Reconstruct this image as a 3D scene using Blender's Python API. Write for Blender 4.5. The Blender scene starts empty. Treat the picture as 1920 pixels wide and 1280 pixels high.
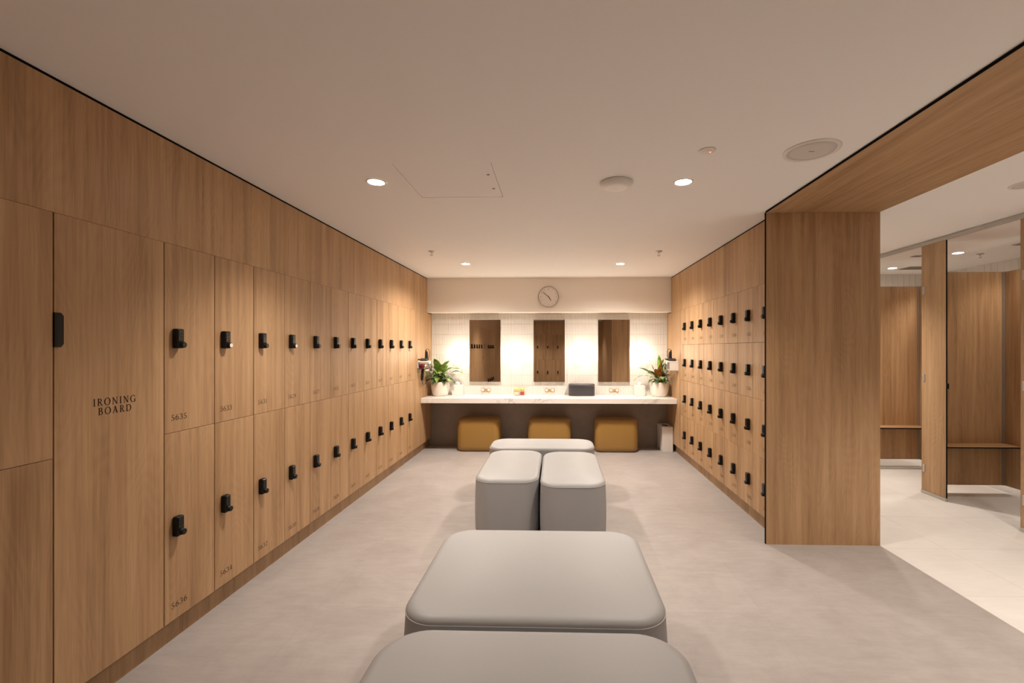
import bpy, bmesh, math, random
from mathutils import Vector, Matrix

random.seed(7)
scene = bpy.context.scene
COL = scene.collection
PI = math.pi

# ---------------------------------------------------------------- camera
FPX = 825.0
YAW = 0.028
VPX, VPY = 1044.0, 653.0
CAMZ = 1.414
cam_d = bpy.data.cameras.new('camera')
cam = bpy.data.objects.new('camera', cam_d)
COL.objects.link(cam)
cam.location = (0, 0, CAMZ)
cam.rotation_euler = (PI / 2, 0, YAW)
cam_d.sensor_width = 36.0
cam_d.sensor_fit = 'HORIZONTAL'
cam_d.lens = FPX / 1920 * 36.0
cam_d.shift_x = (960 - (VPX - FPX * math.tan(YAW))) / 1920
cam_d.shift_y = (VPY - 640) / 1920
cam_d.clip_start = 0.02
scene.camera = cam

# ---------------------------------------------------------------- world, exposure
w = bpy.data.worlds.new('world')
scene.world = w
w.use_nodes = True
w.node_tree.nodes['Background'].inputs[0].default_value = (1.0, 0.82, 0.66, 1)
w.node_tree.nodes['Background'].inputs[1].default_value = 0.05
scene.view_settings.view_transform = 'Standard'
scene.view_settings.look = 'None'
scene.view_settings.gamma = 1.0
scene.view_settings.use_curve_mapping = False
scene.view_settings.exposure = 1.22
scene.cycles.use_denoising = True
scene.cycles.max_bounces = 10
scene.cycles.diffuse_bounces = 6
scene.cycles.glossy_bounces = 5
scene.cycles.transmission_bounces = 6
scene.cycles.sample_clamp_indirect = 4.0
scene.cycles.caustics_reflective = False
scene.cycles.caustics_refractive = False

# lamp levels (the room's own lamps: downlights and the four globe lamps)
WARM = (1.0, 0.85, 0.68)
WARM_SPOT = (1.0, 0.88, 0.76)
P_MAIN = 58.0        # downlights of the locker room in front of the camera
P_BACK = 9.5        # those above and behind the camera
P_CUB = 28.0         # changing cubicles
P_COR = 68.0         # passage before the cubicles
E_GLOBE = 10.0       # globe lamps

# ---------------------------------------------------------------- dimensions
XL, XR = -1.830, 1.592          # locker faces
YU, YT = 6.166, 6.375           # plaster bulkhead face, tiled wall face
HC = 2.405                      # ceiling
HC2 = 2.46                      # ceiling by the cubicles
DB, DM, DT = 0.115, 1.0125, 1.91  # locker door levels
PITCH_L, PITCH_R = 0.3033, 0.3008
Y0L = 2.001                     # near edge of first numbered locker on the left wall
Y0R = 3.618                     # near edge of second column on the right wall
YJ = 3.221                      # portal jamb face
XJ0, XJ1 = 1.508, 2.318
YREAR = -3.1

# ================================================================ materials
def new_mat(name):
    m = bpy.data.materials.new(name)
    m.use_nodes = True
    nt = m.node_tree
    return m, nt, nt.nodes['Principled BSDF']

def plain(name, col, rough=0.5, metal=0.0, spec=0.5, bump=0.0, bscale=200.0, coat=0.0):
    m, nt, b = new_mat(name)
    b.inputs['Base Color'].default_value = (*col, 1)
    b.inputs['Roughness'].default_value = rough
    b.inputs['Metallic'].default_value = metal
    b.inputs['Specular IOR Level'].default_value = spec
    if coat:
        b.inputs['Coat Weight'].default_value = coat
        b.inputs['Coat Roughness'].default_value = 0.1
    # slight procedural variation in the surface finish
    tc = nt.nodes.new('ShaderNodeTexCoord')
    nz = nt.nodes.new('ShaderNodeTexNoise')
    nz.inputs['Scale'].default_value = bscale
    nz.inputs['Detail'].default_value = 2
    nt.links.new(tc.outputs['Object'], nz.inputs['Vector'])
    if bump:
        bp = nt.nodes.new('ShaderNodeBump')
        bp.inputs['Strength'].default_value = bump
        bp.inputs['Distance'].default_value = 0.002
        nt.links.new(nz.outputs['Fac'], bp.inputs['Height'])
        nt.links.new(bp.outputs['Normal'], b.inputs['Normal'])
    else:
        mr = nt.nodes.new('ShaderNodeMapRange')
        mr.inputs['To Min'].default_value = max(0.0, rough - 0.03)
        mr.inputs['To Max'].default_value = min(1.0, rough + 0.03)
        nt.links.new(nz.outputs['Fac'], mr.inputs['Value'])
        nt.links.new(mr.outputs['Result'], b.inputs['Roughness'])
    return m

def wood(name, axis='z', k=1.0):
    """oak laminate: straight grain along AXIS with broad tone streaks, fine pores and a few cathedral figures"""
    m, nt, b = new_mat(name)
    N, L = nt.nodes, nt.links
    tc = N.new('ShaderNodeTexCoord')
    oi = N.new('ShaderNodeObjectInfo')
    mul = N.new('ShaderNodeMath'); mul.operation = 'MULTIPLY'; mul.inputs[1].default_value = 53.0
    L.new(oi.outputs['Random'], mul.inputs[0])
    add = N.new('ShaderNodeVectorMath'); add.operation = 'ADD'
    cmb = N.new('ShaderNodeCombineXYZ')
    for i in range(3):
        L.new(mul.outputs[0], cmb.inputs[i])
    L.new(tc.outputs['Object'], add.inputs[0]); L.new(cmb.outputs[0], add.inputs[1])
    def mapped(across, along):
        mp = N.new('ShaderNodeMapping')
        s = {'x': (along, across, across), 'y': (across, along, across), 'z': (across, across, along)}[axis]
        mp.inputs['Scale'].default_value = s
        L.new(add.outputs[0], mp.inputs['Vector'])
        return mp
    def noise(mp, detail, rough=0.55, dist=0.0):
        n = N.new('ShaderNodeTexNoise')
        n.inputs['Scale'].default_value = 1.0
        n.inputs['Detail'].default_value = detail
        n.inputs['Roughness'].default_value = rough
        n.inputs['Distortion'].default_value = dist
        L.new(mp.outputs[0], n.inputs['Vector'])
        return n
    broad = noise(mapped(9.0, 0.55), 3, 0.6, 0.3)
    streak = noise(mapped(42.0, 1.1), 4, 0.6)
    pore = noise(mapped(230.0, 4.5), 3, 0.7)
    # cathedral figure: nested parabolic rings from a stretched noise field
    field = noise(mapped(5.0, 1.0), 1, 0.4, 0.15)
    sc = N.new('ShaderNodeMath'); sc.operation = 'MULTIPLY'; sc.inputs[1].default_value = 26.0
    L.new(field.outputs['Fac'], sc.inputs[0])
    fr = N.new('ShaderNodeMath'); fr.operation = 'PINGPONG'; fr.inputs[1].default_value = 0.5
    L.new(sc.outputs[0], fr.inputs[0])
    ramp = N.new('ShaderNodeValToRGB')
    e = ramp.color_ramp.elements
    e[0].position = 0.37; e[0].color = (0.280 * k, 0.162 * k, 0.078 * k, 1)
    e[1].position = 0.67; e[1].color = (0.540 * k, 0.352 * k, 0.192 * k, 1)
    em = ramp.color_ramp.elements.new(0.52); em.color = (0.432 * k, 0.266 * k, 0.138 * k, 1)
    def madd(a, wa, bnode, wb):
        x = N.new('ShaderNodeMath'); x.operation = 'MULTIPLY'; x.inputs[1].default_value = wa
        L.new(a, x.inputs[0])
        y = N.new('ShaderNodeMath'); y.operation = 'MULTIPLY_ADD'; y.inputs[1].default_value = wb
        L.new(bnode, y.inputs[0]); L.new(x.outputs[0], y.inputs[2])
        return y.outputs[0]
    s1 = madd(broad.outputs['Fac'], 0.44, streak.outputs['Fac'], 0.34)
    s2 = madd(s1, 1.0, pore.outputs['Fac'], 0.24)
    s3 = madd(s2, 1.0, fr.outputs[0], 0.065)
    L.new(s3, ramp.inputs['Fac'])
    L.new(ramp.outputs['Color'], b.inputs['Base Color'])
    b.inputs['Roughness'].default_value = 0.48
    b.inputs['Specular IOR Level'].default_value = 0.4
    bp = N.new('ShaderNodeBump'); bp.inputs['Strength'].default_value = 0.12; bp.inputs['Distance'].default_value = 0.0006
    L.new(pore.outputs['Fac'], bp.inputs['Height']); L.new(bp.outputs['Normal'], b.inputs['Normal'])
    return m

def tiles_floor(name, c1, c2, joint, bw, bh, mortar, rough, ox=0.0, oy=0.0, mott=3.0):
    m, nt, b = new_mat(name)
    N, L = nt.nodes, nt.links
    tc = N.new('ShaderNodeTexCoord')
    mp = N.new('ShaderNodeMapping'); mp.inputs['Location'].default_value = (ox, oy, 0)
    L.new(tc.outputs['Object'], mp.inputs['Vector'])
    br = N.new('ShaderNodeTexBrick')
    br.offset = 0.0
    br.inputs['Scale'].default_value = 1.0
    br.inputs['Brick Width'].default_value = bw
    br.inputs['Row Height'].default_value = bh
    br.inputs['Mortar Size'].default_value = mortar
    br.inputs['Mortar Smooth'].default_value = 0.1
    br.inputs['Bias'].default_value = 0.0
    br.inputs['Color1'].default_value = (0.97, 0.97, 0.97, 1)
    br.inputs['Color2'].default_value = (1.0, 1.0, 1.0, 1)
    br.inputs['Mortar'].default_value = (*joint, 1)
    L.new(mp.outputs[0], br.inputs['Vector'])
    n1 = N.new('ShaderNodeTexNoise'); n1.inputs['Scale'].default_value = mott; n1.inputs['Detail'].default_value = 8
    n1.inputs['Roughness'].default_value = 0.68; n1.inputs['Distortion'].default_value = 0.5
    L.new(tc.outputs['Object'], n1.inputs['Vector'])
    mp2 = N.new('ShaderNodeMapping'); mp2.inputs['Scale'].default_value = (6, 22, 6)
    L.new(tc.outputs['Object'], mp2.inputs['Vector'])
    n2 = N.new('ShaderNodeTexNoise'); n2.inputs['Scale'].default_value = 1.0; n2.inputs['Detail'].default_value = 6
    n2.inputs['Roughness'].default_value = 0.75
    L.new(mp2.outputs[0], n2.inputs['Vector'])
    mx = N.new('ShaderNodeMath'); mx.operation = 'MULTIPLY_ADD'; mx.inputs[1].default_value = 0.45
    half = N.new('ShaderNodeMath'); half.operation = 'MULTIPLY'; half.inputs[1].default_value = 0.6
    L.new(n1.outputs['Fac'], half.inputs[0])
    L.new(n2.outputs['Fac'], mx.inputs[0]); L.new(half.outputs[0], mx.inputs[2])
    rp = N.new('ShaderNodeValToRGB')
    rp.color_ramp.elements[0].position = 0.33; rp.color_ramp.elements[0].color = (*c1, 1)
    rp.color_ramp.elements[1].position = 0.70; rp.color_ramp.elements[1].color = (*c2, 1)
    L.new(mx.outputs[0], rp.inputs['Fac'])
    mix = N.new('ShaderNodeMix'); mix.data_type = 'RGBA'; mix.blend_type = 'MULTIPLY'
    mix.inputs[0].default_value = 1.0
    L.new(rp.outputs['Color'], mix.inputs[6]); L.new(br.outputs['Color'], mix.inputs[7])
    L.new(mix.outputs[2], b.inputs['Base Color'])
    mr = N.new('ShaderNodeMapRange'); mr.inputs['To Min'].default_value = rough - 0.06; mr.inputs['To Max'].default_value = rough + 0.08
    L.new(n1.outputs['Fac'], mr.inputs['Value']); L.new(mr.outputs['Result'], b.inputs['Roughness'])
    b.inputs['Specular IOR Level'].default_value = 0.35
    return m

def marble(name):
    m, nt, b = new_mat(name)
    N, L = nt.nodes, nt.links
    tc = N.new('ShaderNodeTexCoord')
    mp = N.new('ShaderNodeMapping'); mp.inputs['Rotation'].default_value = (0.2, 0.3, 0.6)
    mp.inputs['Location'].default_value = (0.35, 0.1, 0.0)
    L.new(tc.outputs['Object'], mp.inputs['Vector'])
    n = N.new('ShaderNodeTexNoise'); n.inputs['Scale'].default_value = 1.8; n.inputs['Detail'].default_value = 6
    n.inputs['Roughness'].default_value = 0.55; n.inputs['Distortion'].default_value = 1.1
    L.new(mp.outputs[0], n.inputs['Vector'])
    sub = N.new('ShaderNodeMath'); sub.operation = 'SUBTRACT'; sub.inputs[1].default_value = 0.5
    ab = N.new('ShaderNodeMath'); ab.operation = 'ABSOLUTE'
    L.new(n.outputs['Fac'], sub.inputs[0]); L.new(sub.outputs[0], ab.inputs[0])
    rp = N.new('ShaderNodeValToRGB')
    e = rp.color_ramp.elements
    e[0].position = 0.0; e[0].color = (0.42, 0.385, 0.36, 1)
    e[1].position = 0.016; e[1].color = (0.80, 0.775, 0.745, 1)
    x = rp.color_ramp.elements.new(0.004); x.color = (0.66, 0.63, 0.60, 1)
    # veins fade in and out
    nm = N.new('ShaderNodeTexNoise'); nm.inputs['Scale'].default_value = 3.0; nm.inputs['Detail'].default_value = 2
    L.new(mp.outputs[0], nm.inputs['Vector'])
    mr = N.new('ShaderNodeMapRange'); mr.inputs['From Min'].default_value = 0.42; mr.inputs['From Max'].default_value = 0.54
    L.new(nm.outputs['Fac'], mr.inputs['Value'])
    L.new(ab.outputs[0], rp.inputs['Fac'])
    mx = N.new('ShaderNodeMix'); mx.data_type = 'RGBA'
    mx.inputs[6].default_value = (0.80, 0.775, 0.745, 1)
    L.new(mr.outputs['Result'], mx.inputs[0]); L.new(rp.outputs['Color'], mx.inputs[7])
    L.new(mx.outputs[2], b.inputs['Base Color'])
    b.inputs['Roughness'].default_value = 0.25
    return m

def glow(name, col, strength):
    m, nt, b = new_mat(name)
    b.inputs['Base Color'].default_value = (0.9, 0.88, 0.85, 1)
    b.inputs['Emission Color'].default_value = (*col, 1)
    b.inputs['Emission Strength'].default_value = strength
    return m

def fabric(name, c1, c2, scale, rough, bump):
    m, nt, b = new_mat(name)
    N, L = nt.nodes, nt.links
    tc = N.new('ShaderNodeTexCoord')
    n = N.new('ShaderNodeTexNoise'); n.inputs['Scale'].default_value = scale; n.inputs['Detail'].default_value = 4
    L.new(tc.outputs['Object'], n.inputs['Vector'])
    rp = N.new('ShaderNodeValToRGB')
    rp.color_ramp.elements[0].position = 0.3; rp.color_ramp.elements[0].color = (*c1, 1)
    rp.color_ramp.elements[1].position = 0.7; rp.color_ramp.elements[1].color = (*c2, 1)
    L.new(n.outputs['Fac'], rp.inputs['Fac']); L.new(rp.outputs['Color'], b.inputs['Base Color'])
    bp = N.new('ShaderNodeBump'); bp.inputs['Strength'].default_value = bump; bp.inputs['Distance'].default_value = 0.001
    L.new(n.outputs['Fac'], bp.inputs['Height']); L.new(bp.outputs['Normal'], b.inputs['Normal'])
    b.inputs['Roughness'].default_value = rough
    return m

def leafmat(name, c1, c2, scale=14.0):
    m, nt, b = new_mat(name)
    N, L = nt.nodes, nt.links
    tc = N.new('ShaderNodeTexCoord')
    n = N.new('ShaderNodeTexNoise'); n.inputs['Scale'].default_value = scale; n.inputs['Detail'].default_value = 3
    L.new(tc.outputs['Object'], n.inputs['Vector'])
    rp = N.new('ShaderNodeValToRGB')
    rp.color_ramp.elements[0].position = 0.38; rp.color_ramp.elements[0].color = (*c1, 1)
    rp.color_ramp.elements[1].position = 0.66; rp.color_ramp.elements[1].color = (*c2, 1)
    L.new(n.outputs['Fac'], rp.inputs['Fac']); L.new(rp.outputs['Color'], b.inputs['Base Color'])
    b.inputs['Roughness'].default_value = 0.38
    return m

M = {}
M['wood'] = wood('oak_laminate')
M['wood_y'] = wood('oak_laminate_lengthwise', 'y')
M['wood_x'] = wood('oak_laminate_crosswise', 'x')
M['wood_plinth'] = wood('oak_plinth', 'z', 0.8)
M['carcass'] = plain('locker_inside', (0.012, 0.009, 0.006), 0.9, spec=0.1)
M['black'] = plain('black_plastic', (0.005, 0.0045, 0.0045), 0.45, spec=0.3)
M['black_gloss'] = plain('black_keypad', (0.009, 0.0085, 0.008), 0.25, spec=0.4)
M['key'] = plain('keypad_print', (0.13, 0.12, 0.105), 0.4)
M['knob_glint'] = plain('knob_glint', (0.82, 0.78, 0.72), 0.3)  # light reflected on a black knob, painted as a pale cap
M['ink'] = plain('engraved_lettering', (0.022, 0.013, 0.008), 0.7, spec=0.1)
M['ceiling'] = plain('ceiling_paint', (0.90, 0.885, 0.87), 0.75, spec=0.2, bump=0.05, bscale=300)
M['plaster'] = plain('plaster_paint', (0.87, 0.82, 0.755), 0.8, spec=0.2, bump=0.05, bscale=300)
M['gap'] = plain('black_shadow_gap', (0.006, 0.006, 0.006), 0.9, spec=0.1)
M['floor'] = tiles_floor('grey_porcelain_floor', (0.310, 0.281, 0.270), (0.415, 0.384, 0.372), (0.86, 0.86, 0.86), 1.2, 0.6, 0.0012, 0.46, ox=0.1, oy=0.02)
M['floor_cream'] = tiles_floor('cream_porcelain_floor', (0.66, 0.64, 0.62), (0.76, 0.745, 0.73), (0.74, 0.72, 0.70), 0.6, 0.6, 0.0016, 0.42, ox=0.86, oy=0.42, mott=2.0)
M['under'] = tiles_floor('taupe_wall_panel', (0.26, 0.215, 0.185), (0.34, 0.285, 0.245), (0.8, 0.8, 0.8), 5.0, 5.0, 0.001, 0.55, mott=5.0)
M['tile'] = plain('glazed_finger_tile', (0.74, 0.715, 0.68), 0.25)
M['grout'] = plain('tile_grout', (0.40, 0.35, 0.30), 0.9)
M['tile_far'] = plain('white_wall_tile', (0.80, 0.77, 0.73), 0.3)
M['marble'] = marble('white_marble')
M['alu'] = plain('satin_aluminium', (0.52, 0.49, 0.46), 0.4, 0.85)
M['alu_white'] = plain('pale_metal', (0.80, 0.77, 0.73), 0.35, 0.1)
M['brass'] = plain('brass', (0.80, 0.55, 0.20), 0.28, 1.0)
M['brass_dark'] = plain('darkened_brass', (0.50, 0.30, 0.09), 0.35, 1.0)  # ring brass darkened to offset glare from the lit globe
M['globe'] = glow('lit_opal_glass', WARM, E_GLOBE)
M['lens'] = glow('lit_downlight_lens', WARM_SPOT, 24.0)
M['red_led'] = glow('red_indicator', (1.0, 0.06, 0.03), 3.0)
M['white'] = plain('white_plastic', (0.80, 0.77, 0.73), 0.35)
M['offwhite'] = plain('white_powder_coat', (0.76, 0.735, 0.70), 0.45)
M['ceramic'] = plain('off_white_ceramic', (0.78, 0.73, 0.66), 0.4, bump=0.05, bscale=60)
M['tissue'] = plain('tissue_paper', (0.88, 0.86, 0.83), 0.9)
M['grey_vinyl'] = fabric('grey_upholstery', (0.345, 0.350, 0.360), (0.368, 0.373, 0.383), 420.0, 0.5, 0.08)
M['grey_piping'] = plain('pale_grey_piping', (0.58, 0.58, 0.585), 0.5)
M['tan'] = fabric('tan_leather', (0.30, 0.170, 0.042), (0.34, 0.195, 0.05), 300.0, 0.33, 0.08)
M['tan_piping'] = plain('tan_seam', (0.34, 0.18, 0.04), 0.45)
M['plinth'] = plain('dark_plinth', (0.02, 0.018, 0.016), 0.7)
M['box'] = plain('blue_black_box', (0.042, 0.038, 0.044), 0.42)
M['boxlid'] = plain('blue_black_lid', (0.052, 0.047, 0.053), 0.35)
M['bark'] = fabric('bark_mulch', (0.20, 0.085, 0.025), (0.48, 0.24, 0.08), 90.0, 0.9, 0.6)
M['leaf'] = leafmat('green_leaf', (0.06, 0.16, 0.025), (0.32, 0.48, 0.08))
M['leaf_dark'] = leafmat('dark_green_leaf', (0.025, 0.065, 0.022), (0.10, 0.19, 0.055))
M['leaf_red'] = leafmat('russet_leaf', (0.30, 0.09, 0.03), (0.55, 0.27, 0.09))
M['leaf_pale'] = leafmat('whitish_leaf', (0.70, 0.72, 0.60), (0.85, 0.85, 0.76))
M['stem'] = plain('leaf_stem', (0.12, 0.17, 0.05), 0.5)
M['steel'] = plain('polished_steel', (0.62, 0.60, 0.58), 0.25, 1.0)
M['maroon'] = plain('maroon_plastic', (0.13, 0.006, 0.02), 0.3)
M['cord'] = plain('cord_rubber', (0.03, 0.028, 0.027), 0.5)
M['cord_grey'] = plain('cord_grey', (0.42, 0.40, 0.38), 0.35)
M['gold_lid'] = plain('gold_lid', (0.85, 0.56, 0.10), 0.35, 0.35)
M['cotton'] = plain('cotton_wool', (0.86, 0.83, 0.79), 0.95)
M['red'] = plain('red_contents', (0.62, 0.05, 0.03), 0.5)
M['speaker'] = plain('speaker_grille', (0.66, 0.62, 0.58), 0.7, bump=0.3, bscale=900)
M['clock_face'] = plain('clock_face', (0.80, 0.755, 0.71), 0.5)
M['clock_rim'] = plain('clock_rim', (0.42, 0.36, 0.31), 0.4, 0.4)
M['grey_print'] = plain('grey_print', (0.34, 0.29, 0.25), 0.6)
M['hand'] = plain('dark_hands', (0.07, 0.045, 0.03), 0.5)
def _mirror():
    m, nt, b = new_mat('mirror_glass')
    b.inputs['Base Color'].default_value = (0.92, 0.90, 0.87, 1)
    b.inputs['Metallic'].default_value = 1.0
    b.inputs['Roughness'].default_value = 0.01
    return m
M['mirror'] = _mirror()
def _glass():
    m, nt, b = new_mat('clear_glass')
    N, L = nt.nodes, nt.links
    tr = N.new('ShaderNodeBsdfTransparent'); tr.inputs[0].default_value = (0.93, 0.92, 0.90, 1)
    gl = N.new('ShaderNodeBsdfGlossy'); gl.inputs['Roughness'].default_value = 0.03
    lw = N.new('ShaderNodeLayerWeight'); lw.inputs['Blend'].default_value = 0.25
    fz = N.new('ShaderNodeMath'); fz.operation = 'MULTIPLY_ADD'; fz.inputs[1].default_value = 0.30; fz.inputs[2].default_value = 0.02
    L.new(lw.outputs['Facing'], fz.inputs[0])
    mx = N.new('ShaderNodeMixShader')
    L.new(fz.outputs[0], mx.inputs[0]); L.new(tr.outputs[0], mx.inputs[1]); L.new(gl.outputs[0], mx.inputs[2])
    L.new(mx.outputs[0], N['Material Output'].inputs['Surface'])
    return m
M['glass'] = _glass()

# ================================================================ mesh helpers
class MB:
    """collects geometry, then links it as ONE mesh object"""
    def __init__(self):
        self.v = []; self.f = []; self.mi = []; self.sm = []
    def add(self, verts, faces, mi=0, smooth=False):
        o = len(self.v)
        self.v += [tuple(p) for p in verts]
        for f in faces:
            self.f.append([o + i for i in f]); self.mi.append(mi); self.sm.append(smooth)
        return self
    def box(self, x0, x1, y0, y1, z0, z1, mi=0, bevel=0.0, seg=1):
        if bevel <= 0:
            v = [(x, y, z) for x in (x0, x1) for y in (y0, y1) for z in (z0, z1)]
            f = [(0, 1, 3, 2), (4, 6, 7, 5), (0, 4, 5, 1), (2, 3, 7, 6), (0, 2, 6, 4), (1, 5, 7, 3)]
            return self.add(v, f, mi)
        bm = bmesh.new()
        bmesh.ops.create_cube(bm, size=1.0)
        for p in bm.verts:
            p.co = Vector(((x0 + x1) / 2 + p.co.x * (x1 - x0), (y0 + y1) / 2 + p.co.y * (y1 - y0), (z0 + z1) / 2 + p.co.z * (z1 - z0)))
        bmesh.ops.bevel(bm, geom=list(bm.edges), offset=bevel, segments=seg, affect='EDGES', profile=0.5)
        self.bm(bm, mi, seg > 1)
        return self
    def bm(self, bm, mi=0, smooth=False):
        bm.verts.index_update()
        self.add([p.co[:] for p in bm.verts], [[q.index for q in f.verts] for f in bm.faces], mi, smooth)
        bm.free()
        return self
    def loft(self, rings, mi=0, cap0=True, cap1=True, smooth=True):
        n = len(rings[0]); v = []; f = []
        for r in rings:
            v += r
        for k in range(len(rings) - 1):
            for i in range(n):
                j = (i + 1) % n
                f.append((k * n + i, k * n + j, (k + 1) * n + j, (k + 1) * n + i))
        self.add(v, f, mi, smooth)
        if cap0:
            self.add(rings[0], [list(range(n))[::-1]], mi, False)
        if cap1:
            self.add(rings[-1], [list(range(n))], mi, False)
        return self
    def lathe(self, prof, c=(0, 0, 0), axis='z', n=40, mi=0, cap0=True, cap1=True):
        rings = []
        for r, h in prof:
            ring = []
            for i in range(n):
                a = 2 * PI * i / n
                p = (r * math.cos(a), r * math.sin(a), h)
                if axis == 'x':
                    p = (h, p[0], p[1])
                elif axis == 'y':
                    p = (p[1], h, p[0])
                ring.append((p[0] + c[0], p[1] + c[1], p[2] + c[2]))
            rings.append(ring)
        return self.loft(rings, mi, cap0, cap1)
    def tube(self, pts, r, n=8, mi=0, closed=False, sm=0):
        pts = [Vector(p) for p in pts]
        if sm:
            q = [pts[0]] + pts + [pts[-1]]
            out = []
            for i in range(1, len(q) - 2):
                a, b, c, d = q[i - 1], q[i], q[i + 1], q[i + 2]
                for k in range(sm):
                    t = k / sm
                    out.append(.5 * (2 * b + (c - a) * t + (2 * a - 5 * b + 4 * c - d) * t * t + (3 * b - a - 3 * c + d) * t ** 3))
            pts = out + [pts[-1]]
        rings = []
        for i, p in enumerate(pts):
            a = pts[i - 1] if (i > 0 or closed) else p
            b = pts[(i + 1) % len(pts)] if (i < len(pts) - 1 or closed) else p
            t = (b - a).normalized()
            up = Vector((0, 0, 1)) if abs(t.z) < 0.95 else Vector((1, 0, 0))
            s = t.cross(up).normalized(); u = s.cross(t)
            rr = r[i] if isinstance(r, (list, tuple)) else r
            rings.append([tuple(p + s * (rr * math.cos(2 * PI * k / n)) + u * (rr * math.sin(2 * PI * k / n))) for k in range(n)])
        if closed:
            rings.append(rings[0])
        return self.loft(rings, mi, not closed, not closed)
    def build(self, name, mats, parent=None, loc=(0, 0, 0), rz=0.0):
        me = bpy.data.meshes.new(name)
        me.from_pydata(self.v, [], self.f)
        if not isinstance(mats, (list, tuple)):
            mats = [mats]
        for m in mats:
            me.materials.append(m)
        me.polygons.foreach_set('material_index', self.mi)
        me.polygons.foreach_set('use_smooth', self.sm)
        bm = bmesh.new(); bm.from_mesh(me)
        bmesh.ops.recalc_face_normals(bm, faces=bm.faces)
        bm.to_mesh(me); bm.free()
        me.update()
        return link(name, me, parent, loc, rz)

def link(name, data, parent=None, loc=(0, 0, 0), rz=0.0):
    o = bpy.data.objects.new(name, data)
    COL.objects.link(o)
    o.parent = parent
    o.location = loc
    o.rotation_euler = (0, 0, rz)
    return o

def thing(name, label, cat, loc=(0, 0, 0), rz=0.0, group=None):
    o = link(name, None, None, loc, rz)
    o.empty_display_size = 0.05
    o['label'] = label; o['category'] = cat
    if group:
        o['group'] = group
    return o

def tag(o, label, cat, group=None):
    o['label'] = label; o['category'] = cat
    if group:
        o['group'] = group
    return o

def struct(name, mb, mat):
    o = mb.build(name, mat)
    o['kind'] = 'structure'
    return o

def rrect(cx, cy, a, b, r, z, n=10):
    """rounded rectangle ring, half sizes a, b"""
    r = max(1e-4, min(r, a - 1e-4, b - 1e-4))
    out = []
    for qx, qy, a0 in ((1, 1, 0), (-1, 1, PI / 2), (-1, -1, PI), (1, -1, 1.5 * PI)):
        for i in range(n + 1):
            t = a0 + PI / 2 * i / n
            out.append((cx + qx * (a - r) + r * math.cos(t), cy + qy * (b - r) + r * math.sin(t), z))
    return out

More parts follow.
